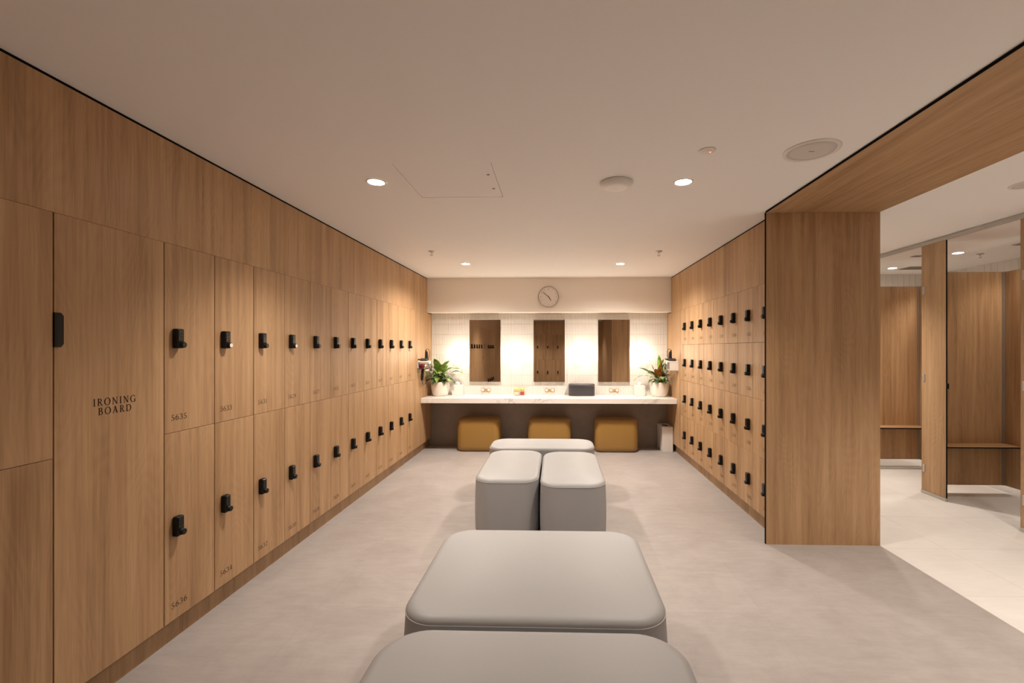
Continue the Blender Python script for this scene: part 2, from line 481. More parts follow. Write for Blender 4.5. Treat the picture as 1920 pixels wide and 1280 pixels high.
# ================================================================ lettering (own serif glyphs)
def arc(cx, cy, rx, ry, a0, a1, w0=0.035, w1=0.065, n=18):
    """elliptical stroke, thick where it runs vertically; angles in degrees"""
    out = []
    for i in range(n + 1):
        a = math.radians(a0 + (a1 - a0) * i / n)
        out.append((cx + rx * math.cos(a), cy + ry * math.sin(a), w0 + (w1 - w0) * abs(math.cos(a)) ** 1.5))
    return out
def ln(x0, y0, x1, y1, w):
    return [(x0, y0, w), (x1, y1, w)]
TH, TK, SE = 0.032, 0.065, 0.028
GLYPH = {
    '0': (0.56, [arc(.28, .5, .22, .48, 0, 360, TH, TK, 30)]),
    '1': (0.42, [ln(.23, .02, .23, .98, TK), ln(.09, .83, .23, .96, TH), ln(.08, .025, .38, .025, SE)]),
    '2': (0.54, [arc(.26, .71, .20, .27, 165, -35, TH, TK), ln(.43, .57, .07, .06, .045), ln(.05, .05, .49, .05, .05), ln(.48, .05, .50, .17, TH)]),
    '3': (0.54, [arc(.23, .74, .19, .24, 155, -90, TH, TK), arc(.23, .27, .23, .25, 90, -155, TH, TK)]),
    '4': (0.58, [ln(.37, .98, .37, .02, TK), ln(.37, .97, .04, .30, TH), ln(.03, .29, .55, .29, .036), ln(.25, .025, .49, .025, SE)]),
    '5': (0.54, [ln(.14, .94, .46, .94, .05), ln(.14, .95, .12, .54, TH), arc(.22, .29, .25, .28, 118, -150, TH, TK)]),
    '6': (0.56, [arc(.28, .30, .21, .29, 0, 360, TH, TK, 26), arc(.50, .33, .43, .65, 180, 100, TH, TK)]),
    '7': (0.52, [ln(.05, .93, .48, .93, .05), ln(.05, .94, .05, .80, TH), ln(.47, .92, .19, .02, .055)]),
    '8': (0.56, [arc(.28, .74, .18, .24, 0, 360, TH, TK, 24), arc(.28, .26, .22, .25, 0, 360, TH, TK, 24)]),
    '9': (0.56, [arc(.28, .69, .21, .29, 0, 360, TH, TK, 26), arc(.06, .66, .43, .65, 0, -80, TH, TK)]),
    'I': (0.34, [ln(.17, .0, .17, 1, TK), ln(.04, .025, .30, .025, SE), ln(.04, .975, .30, .975, SE)]),
    'R': (0.72, [ln(.16, 0, .16, 1, TK), ln(.03, .025, .29, .025, SE), ln(.03, .975, .30, .975, SE), arc(.30, .745, .22, .23, 90, -90, TH, TK), ln(.16, .975, .30, .975, TH), ln(.16, .515, .30, .515, TH), ln(.34, .51, .62, .03, .06), ln(.56, .025, .72, .025, SE)]),
    'O': (0.84, [arc(.42, .5, .36, .49, 0, 360, TH, .07, 34)]),
    'N': (0.84, [ln(.15, 0, .15, 1, TH), ln(.69, 0, .69, 1, TH), ln(.13, .97, .69, .03, .065), ln(.03, .975, .20, .975, SE), ln(.57, .975, .81, .975, SE), ln(.03, .025, .27, .025, SE)]),
    'G': (0.82, [arc(.42, .5, .36, .49, 48, 318, TH, .07, 28), ln(.69, .03, .69, .42, TK), ln(.55, .43, .80, .43, SE), ln(.67, .86, .68, .70, TH)]),
    'B': (0.68, [ln(.16, 0, .16, 1, TK), ln(.03, .975, .30, .975, SE), ln(.03, .025, .32, .025, SE), arc(.30, .76, .20, .215, 90, -90, TH, TK), arc(.32, .275, .25, .25, 90, -90, TH, TK), ln(.16, .535, .32, .535, TH)]),
    'A': (0.80, [ln(.40, 1.0, .11, .02, TH), ln(.38, 1.0, .66, .02, .07), ln(.20, .34, .56, .34, TH), ln(.02, .025, .22, .025, SE), ln(.54, .025, .79, .025, SE)]),
    'D': (0.82, [ln(.16, 0, .16, 1, TK), ln(.03, .975, .34, .975, SE), ln(.03, .025, .34, .025, SE), arc(.33, .5, .40, .475, 90, -90, TH, .07, 22)]),
}
for c in '0123456789':
    wd, sts = GLYPH[c]
    GLYPH[c] = (wd * 1.2, [[(px * 1.2, py, pw) for px, py, pw in st] for st in sts])
def text_width(s, h, sp):
    return sum(GLYPH[c][0] * h for c in s) + sp * h * (len(s) - 1)
def text_mb(mb, s, h, sp, y, z, x):
    """flat lettering on the plane x, running along +y, from y, baseline z"""
    for c in s:
        wd, strokes = GLYPH[c]
        for st in strokes:
            v = []; f = []
            for i, (px, py, wv) in enumerate(st):
                a = st[max(0, i - 1)]; b = st[min(len(st) - 1, i + 1)]
                if st[0][:2] == st[-1][:2] and i in (0, len(st) - 1):
                    a, b = st[-2], st[1]
                dx, dy = b[0] - a[0], b[1] - a[1]
                l = math.hypot(dx, dy) or 1
                nx, ny = -dy / l, dx / l
                wv = wv * 1.0
                for sg in (-1, 1):
                    v.append((x, y + (px + sg * nx * wv) * h, z + (py + sg * ny * wv) * h))
            for i in range(len(st) - 1):
                f.append((2 * i, 2 * i + 1, 2 * i + 3, 2 * i + 2))
            mb.add(v, f)
        y += wd * h + sp * h
    return mb

# ================================================================ the setting
# floors
struct('floor_grey', MB().box(-2.3, XJ1, YREAR - .05, 6.45, -0.06, 0.0), M['floor'])
struct('floor_cream', MB().box(XJ1, 5.5, YREAR - .05, 6.45, -0.06, 0.0005), M['floor_cream'])

# main ceiling with a cut-out for the access hatch
HX0, HX1, HY0, HY1 = -0.883, -0.354, 2.341, 2.868
g = 0.003
cb = MB()
for x0, x1, y0, y1 in ((-2.3, HX0 - g, YREAR, 6.45), (HX1 + g, XJ0 + 0.004, YREAR, 6.45), (HX0 - g, HX1 + g, YREAR, HY0 - g), (HX0 - g, HX1 + g, HY1 + g, 6.45)):
    cb.box(x0, x1, y0, y1, HC, HC + 0.02)
cb.box(XJ0 + .004, XJ1, YJ + .02, 6.45, HC, HC + .02)
cb.box(XJ0 + .004, XJ1, YREAR, .5, HC, HC + .02)
cb.box(-2.3, XJ1, YREAR, 6.45, HC + 0.022, HC + 0.05)
struct('ceiling', cb, M['ceiling'])
struct('ceiling_cubicles', MB().box(XJ1 - .01, 5.5, YREAR, 6.45, HC2, HC2 + 0.05), M['ceiling'])
struct('wall_portal_head', MB().box(XJ1 - .02, XJ1 - .001, YREAR, 6.45, HC - 0.006, HC2), M['ceiling'])

t = thing('access_hatch', 'square flush access panel in the ceiling with two small clips', 'ceiling hatch', (0, 0, HC))
MB().box(HX0, HX1, HY0, HY1, 0.001, 0.018).build('panel', M['ceiling'], t)
for cy in (2.50, 2.72):
    MB().box(HX1 - .045, HX1 - .030, cy - .004, cy + .004, -.003, .001, bevel=.001).build('clip', M['grey_print'], t)

# left wall: bulkhead over the lockers, filler by the mirror wall, shadow gap, plinth
YLW = Y0L + 12 * PITCH_L
wl = MB()
yj = 4.79
for a, b in ((YREAR, 0.6), (0.602, 2.7), (2.702, yj), (yj + .002, YU)):
    wl.box(XL - .03, XL + .0004, a, b, DT + .0002, HC - .013)
wl.box(XL - .02, XL, YLW + .0025, YT, DB, DT - .001)
struct('wall_left', wl, M['wood'])
struct('wall_left_backing', MB().box(-2.32, -2.28, YREAR, 6.45, 0, HC), M['carcass'])
struct('trim_1', MB().box(XL - .028, XL - .004, YREAR, YU, HC - .0128, HC - .0005), M['gap'])
struct('baseboard_left', MB().box(XL - .07, XL - .038, YREAR, YT, 0, DB - .002), M['wood_plinth'])

# right wall
YRW = Y0R + 7 * PITCH_R
wr = MB()
for a, b in ((YJ + .02, 4.33), (4.332, YU)):
    wr.box(XR - .0004, XR + .03, a, b, DT + .0002, HC - .013)
wr.box(XR, XR + .02, YRW + .0025, YT, DB, DT - .001)
wr.box(XR, XR + .02, YJ + .02, Y0R - PITCH_R - .0015, DB, DT - .001)
struct('wall_right', wr, M['wood'])
struct('wall_right_backing', MB().box(2.06, XJ1, YJ + .025, 6.45, 0, HC), M['tile_far'])
struct('trim_2', MB().box(XR + .004, XR + .028, YJ + .02, YU, HC - .0128, HC - .0005), M['gap'])
struct('baseboard_right', MB().box(XR + .04, XR + .07, YJ + .02, YT, 0, DB - .002), M['wood_plinth'])

# portal to the cubicles: two jambs and a soffit in oak laminate with black cores
pj = MB()
pj.box(XJ0 + .003, XJ1, YJ, YJ + .02, 0, HC - .012, 0)
pj.box(XJ0 + .0012, XJ0 + .003, YJ - .0005, YJ + .02, 0, HC - .008, 1)
struct('wall_portal_far', pj, [M['wood'], M['gap']])
pj = MB()
pj.box(XJ0 + .003, XJ1, .48, .5, 0, HC - .012, 0)
pj.box(XJ0, XJ0 + .003, .48, .5005, 0, HC - .008, 1)
pj.box(XR, XR + .02, YREAR, .478, 0.0, HC - .012, 0)
pj.box(XR + .022, XJ1, YREAR, .478, 0.0, HC, 0)
struct('wall_portal_near', pj, [M['wood'], M['gap']])
ps = MB()
ps.box(XJ0 + .003, XJ1, .502, YJ - .002, HC - .012, HC - .003, 0)
ps.box(XJ0 - .001, XJ0 + .0028, .502, YJ - .002, HC - .0125, HC - .0005, 1)
struct('wall_portal_soffit', ps, [M['wood_y'], M['gap']])

# mirror wall: plaster bulkhead above, finger tiles, panel below the counter
struct('wall_back_upper', MB().box(-2.28, 2.05, YU, 6.45, 1.925, HC), M['plaster'])
CT, CTH = 0.745, 0.067           # counter top and thickness
CF = 5.868                       # counter front
struct('wall_back_lower', MB().box(-2.28, 2.05, YT, 6.45, 0, CT - .02), M['under'])
tb = MB()
tb.box(XL - .02, XR + .02, YT + .004, 6.45, CT - .02, 1.925, 1)
TW, TR = 0.02307, 0.148
zt = 1.766
rows = [zt + TR * k for k in range(-8, 3)]
rows = [z for z in rows if z < 1.925]
nx = int((XR - XL) / TW) + 1
for zr in rows:
    z0, z1 = max(zr + .0009, CT - .012), min(zr + TR - .0009, 1.925)
    if z1 - z0 < .006:
        continue
    for i in range(nx):
        x0 = XL + i * TW + .0012; x1 = min(x0 + TW - .0024, XR)
        if x1 - x0 < .004:
            continue
        d = [random.uniform(-.0004, .0004) for _ in range(4)]
        c = .0035
        v = [(x0, YT + .004, z0), (x1, YT + .004, z0), (x1, YT + .004, z1), (x0, YT + .004, z1),
             (x0, YT - .0005, z0), (x1, YT - .0005, z0), (x1, YT - .0005, z1), (x0, YT - .0005, z1),
             (x0 + c, YT - .003 + d[0], z0 + .002), (x1 - c, YT - .003 + d[1], z0 + .002), (x1 - c, YT - .003 + d[1], z1 - .002), (x0 + c, YT - .003 + d[0], z1 - .002)]
        tb.add(v, [(0, 1, 5, 4), (1, 2, 6, 5), (2, 3, 7, 6), (3, 0, 4, 7), (4, 5, 9, 8), (5, 6, 10, 9), (6, 7, 11, 10), (7, 4, 8, 11), (8, 9, 10, 11)], 0)
struct('wall_back_tiles', tb, [M['tile'], M['grout']])

# rear of the room behind the camera, seen in the mirrors
struct('wall_rear', MB().box(-2.3, 5.5, YREAR - .5, YREAR - .46, 0, HC2), M['plaster'])
rw = MB()
rw.box(XL - .02, XR, YREAR - .02, YREAR + .004, DT + .0002, HC - .013)
rw.box(1.09, XR, YREAR - .02, YREAR, DB, DT)
struct('wall_rear_bulkhead', rw, M['wood'])
struct('baseboard_rear', MB().box(XL, XR, YREAR - .08, YREAR - .05, 0, DB - .002), M['wood_plinth'])

# cubicle area walls: white vertical tiles
XT = 5.34
def tiled_wall(name, along, fixed, a0, a1, z0, z1):
    mb = MB()
    step = 0.081
    n = int((a1 - a0) / step)
    if along == 'y':
        mb.box(fixed + .004, fixed + .05, a0, a1, z0, z1, 1)
    else:
        mb.box(a0, a1, fixed + .004, fixed + .05, z0, z1, 1)
    for i in range(n + 1):
        p0 = a0 + i * step + .0014; p1 = min(p0 + step - .0028, a1)
        if p1 - p0 < .004:
            continue
        for q0, q1 in ((z0, 1.22), (1.222, 1.84), (1.842, z1)):
            if along == 'y':
                mb.box(fixed, fixed + .006, p0, p1, q0 + .001, q1 - .001, 0)
            else:
                mb.box(p0, p1, fixed, fixed + .006, q0 + .001, q1 - .001, 0)
    return struct(name, mb, [M['tile_far'], M['grout']])
tiled_wall('wall_cubicle_side', 'y', XT, YREAR, 6.37, 0.0, HC2)
tiled_wall('wall_cubicle_back', 'x', 6.37, XJ1, XT, 0.0, HC2)

# ================================================================ lockers
def copy_tree(o, parent=None):
    c = o.copy(); COL.objects.link(c)
    if parent is not None:
        c.parent = parent
    for ch in list(o.children):
        copy_tree(ch, c)
    return c

G = 0.0023
def door_mesh(wd, h):
    mb = MB().box(-.018, 0, G, wd - G, .0014, h - .0008, bevel=.0006)
    return mb
def carcass_mesh(wd, h):
    mb = MB()
    d = .44
    mb.box(-d, -.0185, .0006, .012, .0006, h - .0006)
    mb.box(-d, -.0185, wd - .012, wd - .0006, .0006, h - .0006)
    mb.box(-d, -.0185, .012, wd - .012, .0006, .012)
    mb.box(-d, -.0185, .012, wd - .012, h - .012, h - .0006)
    mb.box(-d, -d + .01, .012, wd - .012, .012, h - .012)
    return mb
def lock_parts(parent, y, z, pale=False):
    """black keypad lock; stands on the door face (x = 0), at y, centre height z"""
    b = MB().box(0, .027, -.0205, .0205, -.047, .047, bevel=.006, seg=3)
    lk = b.build('lock', M['black'], parent, (0, y, z))
    kp = MB().box(.0268, .0285, -.0155, .0155, -.012, .042, bevel=.0007)
    for r in range(3):
        for c in range(2):
            ky, kz = -.0075 + .015 * c, .032 - .016 * r
            kp.box(.0284, .0288, ky - .0013, ky + .0013, kz - .0013, kz + .0013, 1)
    kp.build('keypad', [M['black_gloss'], M['key']], lk)
    kn = MB().lathe([(.0155, .026), (.0155, .030), (.0145, .0305), (.0145, .0385), (.0132, .0400)], (0, .006, -.030), 'x', 24)
    kn.lathe([(.0115, .0400), (.0115, .0407)], (0, .006, -.030), 'x', 20, 1)
    k = kn.build('knob', [M['black'], M['knob_glint'] if pale else M['black_gloss']], lk)
    if pale:
        k['label'] = 'knob with a pale glint painted on its face'
    return lk

protos = {}
def locker(x, y, z, rz, wd, h, lock_y, label, num=None, group=None, pale=False, num_y=None, door_only=False):
    key = (round(wd, 4), round(h, 4), round(lock_y, 4), pale)
    if key not in protos:
        t = thing('locker', label, 'locker', (x, y, z), rz, group)
        carcass_mesh(wd, h).build('carcass', M['carcass'], t)
        door_mesh(wd, h).build('door', M['wood'], t)
        lock_parts(t, lock_y, h / 2, pale)
        protos[key] = [c for c in t.children]
    else:
        t = thing('locker', label, 'locker', (x, y, z), rz, group)
        for c in protos[key]:
            copy_tree(c, t)
    if num:
        hgt, sp = .027, .20
        y0 = num_y if num_y is not None else lock_y - .024
        text_mb(MB(), num, hgt, sp, y0, .058, .0005).build('number', M['ink'], t)
    return t

ORD = ['first', 'second', 'third', 'fourth', 'fifth', 'sixth', 'seventh', 'eighth', 'ninth', 'tenth', 'eleventh', 'twelfth']
glint_set = {5633, 5629, 5618}  # lockers whose knob carries the painted reflection
for k in range(12):
    for row, (z0, z1) in enumerate(((DM, DT), (DB, DM))):
        n = 5635 - 2 * k + row
        locker(XL, Y0L + k * PITCH_L, z0, 0, PITCH_L, z1 - z0, .062,
               f'oak locker numbered {n}, {ORD[k]} along the {"upper" if row == 0 else "lower"} row from the ironing board cupboard',
               str(n), 'numbered lockers on the long wall', n in glint_set)
HR = (DT - DB) / 4
ROWN = ['top row', 'second row from the top', 'third row from the top', 'bottom row']
for k in range(-1, 7):
    for row in range(4):
        n = 5585 + 4 * k + row
        z0 = DT - HR * (row + 1)
        where = f'{ORD[k + 1]} column past the oak portal' if k >= 0 else 'column half hidden by the oak portal'
        locker(XR, Y0R + (k + 1) * PITCH_R, z0, PI, PITCH_R, HR, PITCH_R - .070,
               f'small oak locker {n}, {ROWN[row]}, {where}', str(n), 'small numbered lockers on the short wall',
               num_y=PITCH_R - .070 - .050)
# lockers on from the tall cupboard and across the rear, seen only in the mirrors
for k in range(4):
    for row, (z0, z1) in enumerate(((DM, DT), (DB, DM))):
        locker(XL, 1.247 - (k + 1) * PITCH_L, z0, 0, PITCH_L, z1 - z0, .062,
               f'{"upper" if row == 0 else "lower"} oak locker, {ORD[k]} before the tall cupboard, reflected in the left mirror',
               None, 'lockers reflected in the left mirror')
struct('wall_left_near', MB().box(XL - .02, XL, YREAR, 1.247 - 4 * PITCH_L - .002, DB, DT - .001), M['wood'])
PW = .362
for k in range(7):
    for row, (z0, z1) in enumerate(((DM, DT), (DB, DM))):
        locker(XL + .35 + k * PW, YREAR, z0, PI / 2, PW, z1 - z0, PW - .07,
               f'{"upper" if row == 0 else "lower"} rear wall locker, {ORD[k]} from the long wall, seen in the mirrors',
               None, 'rear lockers seen in the mirrors')

# ironing board cupboard and tall cupboard
YI0, YI1 = 1.550, Y0L
t = thing('ironing_cupboard', 'tall oak cupboard door lettered IRONING BOARD with a black recessed pull', 'cupboard', (XL, YI0, DB))
carcass_mesh(YI1 - YI0, DT - DB).build('carcass', M['carcass'], t)
d = door_mesh(YI1 - YI0, DT - DB).build('door', M['wood'], t)
hb = MB()
hz = 1.482 - DB
c = .012
prof = [(G, -.063), (.020, -.063), (.020 + c * .7, -.063 + c), (.020 + c * .7, .063 - c), (.020, .063), (G, .063)]
hb.loft([[(x, y, hz + z) for y, z in prof] for x in (.0002, .006)], smooth=False)
hb.box(-.012, .006, -.001, G + .001, hz - .063, hz + .063)
hb.build('pull_handle', M['black'], d)
lt = MB()
h_ = .029
for s, zz in (('IRONING', 1.184), ('BOARD', 1.147)):
    w_ = text_width(s, h_, .22)
    text_mb(lt, s, h_, .22, (1.774 - YI0) - w_ / 2, zz - DB, .0005)
lt.build('lettering', M['ink'], d)
for nm, z0, z1, lab in (('upper', DM, DT, 'upper door of the tall oak cupboard at the near end, plain without a lock'),
                        ('lower', DB, DM, 'lower door of the tall oak cupboard at the near end, below the thin joint')):
    t = thing('cupboard', lab, 'cupboard', (XL, 1.247, z0), 0, None)
    carcass_mesh(YI0 - 1.247, z1 - z0).build('carcass', M['carcass'], t)
    door_mesh(YI0 - 1.247, z1 - z0).build('door', M['wood'], t)

# ================================================================ upholstered benches and stools
def pouf(name, label, cat, cx, cy, a, b, r, h, mat, pipe, group, crown=.018, rnd=.030, bulge=.008, seam_in=.004, rz=0.0, taper=0.0):
    t = thing(name, label, cat, (cx, cy, 0), rz, group)
    pl = MB().loft([rrect(0, 0, a - .025, b - .025, r - .02, z) for z in (0.0, .016)], smooth=False)
    pl.build('plinth', M['plinth'], t)
    zs = h - rnd
    body = []
    for i in range(13):
        u = i / 12
        z = .012 + u * (zs - .012)
        ins = -bulge * math.sin(PI * min(1, u * 1.02)) + taper * (1 - u)
        if i == 0:
            ins += .010
        body.append(rrect(0, 0, a - ins, b - ins, r, z))
    MB().loft([rrect(0, 0, a - .03, b - .03, r - .02, .012)] + body, cap0=True, cap1=True).build('upholstered_side', mat, t)
    top = [rrect(0, 0, a, b, r, zs + .0005)]
    for i in range(1, 9):
        th = PI / 2 * i / 8
        ins = rnd * 1.25 * (1 - math.cos(th))
        top.append(rrect(0, 0, a - ins, b - ins, r - ins * .4, zs + rnd * .8 * math.sin(th)))
    ins0 = rnd * 1.25
    for u in (.2, .45, .7, .92):
        ins = ins0 + (min(a, b) - ins0) * u
        top.append(rrect(0, 0, a - ins, b - ins, max(.002, (r - ins0 * .4) * (1 - u)), zs + rnd * .8 + crown * (1 - (1 - u) ** 2)))
    MB().loft(top, cap0=True, cap1=True).build('seat_top', mat, t)
    ring = rrect(0, 0, a + .0008, b + .0008, r, zs)
    MB().tube(ring, .0015, 6, closed=True).build('piping', pipe, t)
    return t
GB = 'grey upholstered benches down the middle'
pouf('upholstered_bench', 'wide grey upholstered bench at the near end, cut off by the bottom of the photo', 'bench', -.083, 1.070, .494, .435, .15, .464, M['grey_vinyl'], M['grey_piping'], GB)
pouf('upholstered_bench', 'wide grey upholstered bench second from the near end, its whole top in view', 'bench', -.083, 1.947, .492, .397, .13, .460, M['grey_vinyl'], M['grey_piping'], GB)
pouf('upholstered_bench', 'lengthwise grey upholstered bench of the side by side pair, on the long locker side', 'bench', -.380, 3.705, .240, .485, .145, .456, M['grey_vinyl'], M['grey_piping'], GB, bulge=.005)
pouf('upholstered_bench', 'lengthwise grey upholstered bench of the side by side pair, on the oak portal side', 'bench', .120, 3.635, .240, .510, .145, .456, M['grey_vinyl'], M['grey_piping'], GB, bulge=.005)
pouf('upholstered_bench', 'grey upholstered bench lying crosswise behind the pair, farthest from the camera', 'bench', -.148, 4.475, .52, .235, .15, .460, M['grey_vinyl'], M['grey_piping'], GB)
GS = 'tan leather stools under the counter'
for x, lab in ((-1.082, 'tan leather stool under the counter below the left mirror'),
               (-.102, 'tan leather stool under the counter below the middle mirror, partly behind a grey bench'),
               (.815, 'tan leather stool under the counter below the right mirror')):
    pouf('stool', lab, 'stool', x, 6.17, .288, .175, .085, .450, M['tan'], M['tan_piping'], GS, crown=.008, rnd=.038, bulge=.005, taper=-.004)

# ================================================================ counter and what stands on it
co = MB().box(XL + .001, XR - .001, CF, YT - .0045, CT - CTH, CT, bevel=.002)
tag(co.build('countertop', M['marble']), 'long white marble counter with grey veins below the mirrors', 'counter')

def plant_pot(t):
    p = MB()
    H = .200
    prof = [(.001, .0), (.088, .0), (.101, .008), (.114, .040), (.125, .090), (.131, .150), (.133, H - .004), (.1315, H), (.1265, H), (.1255, H - .004), (.122, H - .04), (.02, H - .045)]
    p.lathe(prof, n=48, cap0=True, cap1=True)
    p.build('pot', M['ceramic'], t)
    s = MB()
    n = 40; rings = []
    for r, z in ((.1215, H - .012), (.10, H + .006), (.07, H + .016), (.035, H + .020), (.004, H + .022)):
        rings.append([(r * math.cos(2 * PI * i / n), r * math.sin(2 * PI * i / n), z + random.uniform(-.006, .008)) for i in range(n)])
    s.loft(rings, cap0=True, cap1=True)
    s.build('bark_mulch', M['bark'], t)

def leaf(mb, st, base, az, L, W, rise, droop, stem_len, mi=0):
    """curved blade on a stalk: RISE start elevation, DROOP how far it bends over"""
    L *= LS; W *= LS * 1.06; stem_len *= LS
    p = Vector(base); el = rise
    pts = [p.copy()]
    dirv = lambda e: Vector((math.cos(az) * math.cos(e), math.sin(az) * math.cos(e), math.sin(e)))
    ns = 5
    for i in range(ns):
        p = p + dirv(el) * (stem_len / ns); pts.append(p.copy()); el -= droop * .06
    st.tube(pts, .0022, 5)
    n = 12
    rows = []
    side = Vector((-math.sin(az), math.cos(az), 0))
    for i in range(n + 1):
        u = i / n
        wd = W * (math.sin(PI * min(1, u ** .72)) ** .85 if 0 < u < 1 else 0.0) * .5 + .0006
        d = dirv(el)
        nrm = side.cross(d)
        if nrm.z < 0:
            nrm = -nrm
        wav = .004 * math.sin(u * 9 + az * 3)
        row = []
        for q in (-1, -.55, 0, .55, 1):
            row.append(tuple(p + side * (wd * q) + nrm * (abs(q) * wd * .38 + wav * q)))
        rows.append(row)
        p = p + d * (L / n)
        el -= droop / n
    v = [x for r in rows for x in r]; f = []
    for i in range(n):
        for j in range(4):
            f.append((i * 5 + j, i * 5 + j + 1, i * 5 + j + 6, i * 5 + j + 5))
    mb.add(v, f, mi, True)

LS = 1.12
rnd = random.Random(11)
t = thing('potted_plant', 'green leafy plant in an off-white round pot by the long locker wall', 'plant', (-1.652, 6.205, CT), 0, 'potted plants on the counter')
plant_pot(t)
st = MB(); fb = MB(); fd = MB(); fw = MB()
R = math.radians
Z = .20
lv = [  # azimuth, blade, width, rise, droop, stalk ; azimuth 0 = toward the mirrors' middle, -90 toward the camera
    (-20, .20, .085, 80, 40, .13), (-60, .19, .08, 72, 50, .12), (-140, .18, .075, 74, 45, .12), (150, .16, .06, 58, 50, .10), (-110, .14, .07, 62, 80, .09), (-100, .21, .095, 84, 35, .12), (10, .17, .07, 66, 60, .13), (-160, .17, .065, 62, 55, .13),
    (-5, .17, .062, 52, 70, .15), (-60, .16, .07, 58, 70, .10), (-130, .15, .07, 55, 75, .09), (60, .15, .06, 70, 40, .12),
    (120, .14, .06, 66, 40, .10), (-35, .15, .065, 40, 80, .09), (-90, .14, .075, 44, 85, .08), (-75, .17, .075, 76, 50, .13)]
for a, L_, W_, r_, d_, s_ in lv:
    leaf(fb, st, (rnd.uniform(-.025, .025), rnd.uniform(-.025, .025), Z), R(a), L_, W_, R(r_), R(d_), s_)
for a, L_, W_, r_, d_, s_ in ((-150, .14, .06, 34, 70, .07), (-110, .13, .07, 38, 90, .06), (-70, .12, .065, 36, 95, .07), (-20, .13, .06, 30, 70, .08), (-170, .12, .055, 48, 60, .08), (-50, .14, .06, 62, 80, .06), (-125, .13, .06, 66, 70, .05), (100, .13, .06, 50, 40, .08), (-90, .12, .06, 60, 90, .05)):
    leaf(fd, st, (rnd.uniform(-.03, .03), rnd.uniform(-.03, .03), Z), R(a), L_, W_, R(r_), R(d_), s_)
leaf(fw, st, (.03, -.03, Z), R(-38), .075, .05, R(40), R(30), .11)  # one small off-white blade
leaf(fb, st, (.03, .0, Z), R(2), .15, .035, R(62), R(95), .19)
st.build('stalks', M['stem'], t); fb.build('leaves', M['leaf'], t)
fd.build('lower_leaves', M['leaf_dark'], t)
fw.build('white_blade', M['leaf_pale'], t)

t = thing('potted_plant', 'red and green leafy plant in an off-white round pot by the short locker wall', 'plant', (1.432, 6.20, CT), 0, 'potted plants on the counter')
plant_pot(t)
st = MB(); fb = MB(); fd = MB(); fr = MB(); fw = MB()
for a, L_, W_, r_, d_, s_ in ((-170, .27, .066, 56, 42, .10), (-75, .18, .055, 78, 25, .10), (20, .15, .05, 74, 20, .10), (-155, .16, .055, 66, 45, .08),  (-120, .22, .06, 84, 14, .13), (-50, .20, .058, 80, 16, .11), (-20, .16, .05, 62, 20, .08), (170, .22, .012, 44, 80, .12), (-85, .15, .06, 50, 70, .07), (160, .17, .055, 62, 60, .07), (-140, .15, .055, 50, 60, .06)):
    leaf(fb, st, (rnd.uniform(-.03, .03), rnd.uniform(-.03, .03), Z), R(a), L_, W_, R(r_), R(d_), s_)
for a, L_, W_, r_, d_, s_ in ((-80, .15, .05, 72, 30, .08), (-115, .14, .05, 70, 35, .08), (-30, .13, .05, 66, 40, .07), (-95, .13, .055, 62, 40, .06), (-60, .12, .055, 70, 40, .07), (-130, .12, .05, 60, 50, .07), (-75, .15, .045, 82, 20, .10), (-105, .17, .012, 74, 10, .12), (-40, .17, .010, 70, 10, .14), (-150, .17, .010, 66, 8, .14), (-15, .16, .010, 60, 10, .10)):
    leaf(fr, st, (rnd.uniform(-.03, .03), rnd.uniform(-.03, .03), Z), R(a), L_, W_, R(r_), R(d_), s_)
for a, L_, W_, r_, d_, s_ in ((-70, .12, .07, 40, 85, .06), (-35, .13, .07, 44, 85, .06), (-110, .12, .06, 36, 80, .06), (-150, .12, .055, 34, 70, .06), (-90, .10, .06, 55, 90, .05), (-45, .13, .06, 55, 60, .08), (-5, .10, .05, 58, 60, .06)):
    leaf(fd, st, (rnd.uniform(-.035, .035), rnd.uniform(-.035, .035), Z), R(a), L_, W_, R(r_), R(d_), s_)
for a in (-100, -62, -140):
    leaf(fw, st, (rnd.uniform(-.03, .03), -.03, Z), R(a), .07, .022, R(50), R(80), .06)
st.build('stalks', M['stem'], t); fb.build('leaves', M['leaf'], t); fr.build('red_leaves', M['leaf_red'], t)
fd.build('lower_leaves', M['leaf_dark'], t); fw.build('pale_leaves', M['leaf_pale'], t)

def tissue_box(x, y, lab):
    t = thing('tissue_box', lab, 'tissue box', (x, y, CT), 0, 'tissue boxes on the counter')
    s = .069
    b = MB()
    b.box(-s, s, -s, s, 0, .146, bevel=.004, seg=2)
    b.build('cover', M['white'], t)
    MB().loft([[(.036 * math.cos(2 * PI * i / 24), .018 * math.sin(2 * PI * i / 24), z) for i in range(24)] for z in (.1455, .1468)]).build('slot', M['grey_print'], t)
    ts = MB()
    rings = []
    for u, ra, rb in ((0, .024, .010), (.3, .020, .013), (.6, .026, .015), (.8, .020, .012), (.95, .010, .006), (1, .003, .002)):
        rings.append([(ra * math.cos(2 * PI * i / 20) * (1 + .18 * math.sin(5 * 2 * PI * i / 20 + u * 4)) + .004 * math.sin(u * 5), rb * math.sin(2 * PI * i / 20) * (1 + .2 * math.cos(4 * 2 * PI * i / 20)), .1465 + u * .046) for i in range(20)])
    ts.loft(rings)
    ts.build('tissue', M['tissue'], t)
tissue_box(-1.425, 6.295, 'white tissue box beside the green potted plant')
tissue_box(1.170, 6.275, 'white tissue box beside the red and green potted plant')

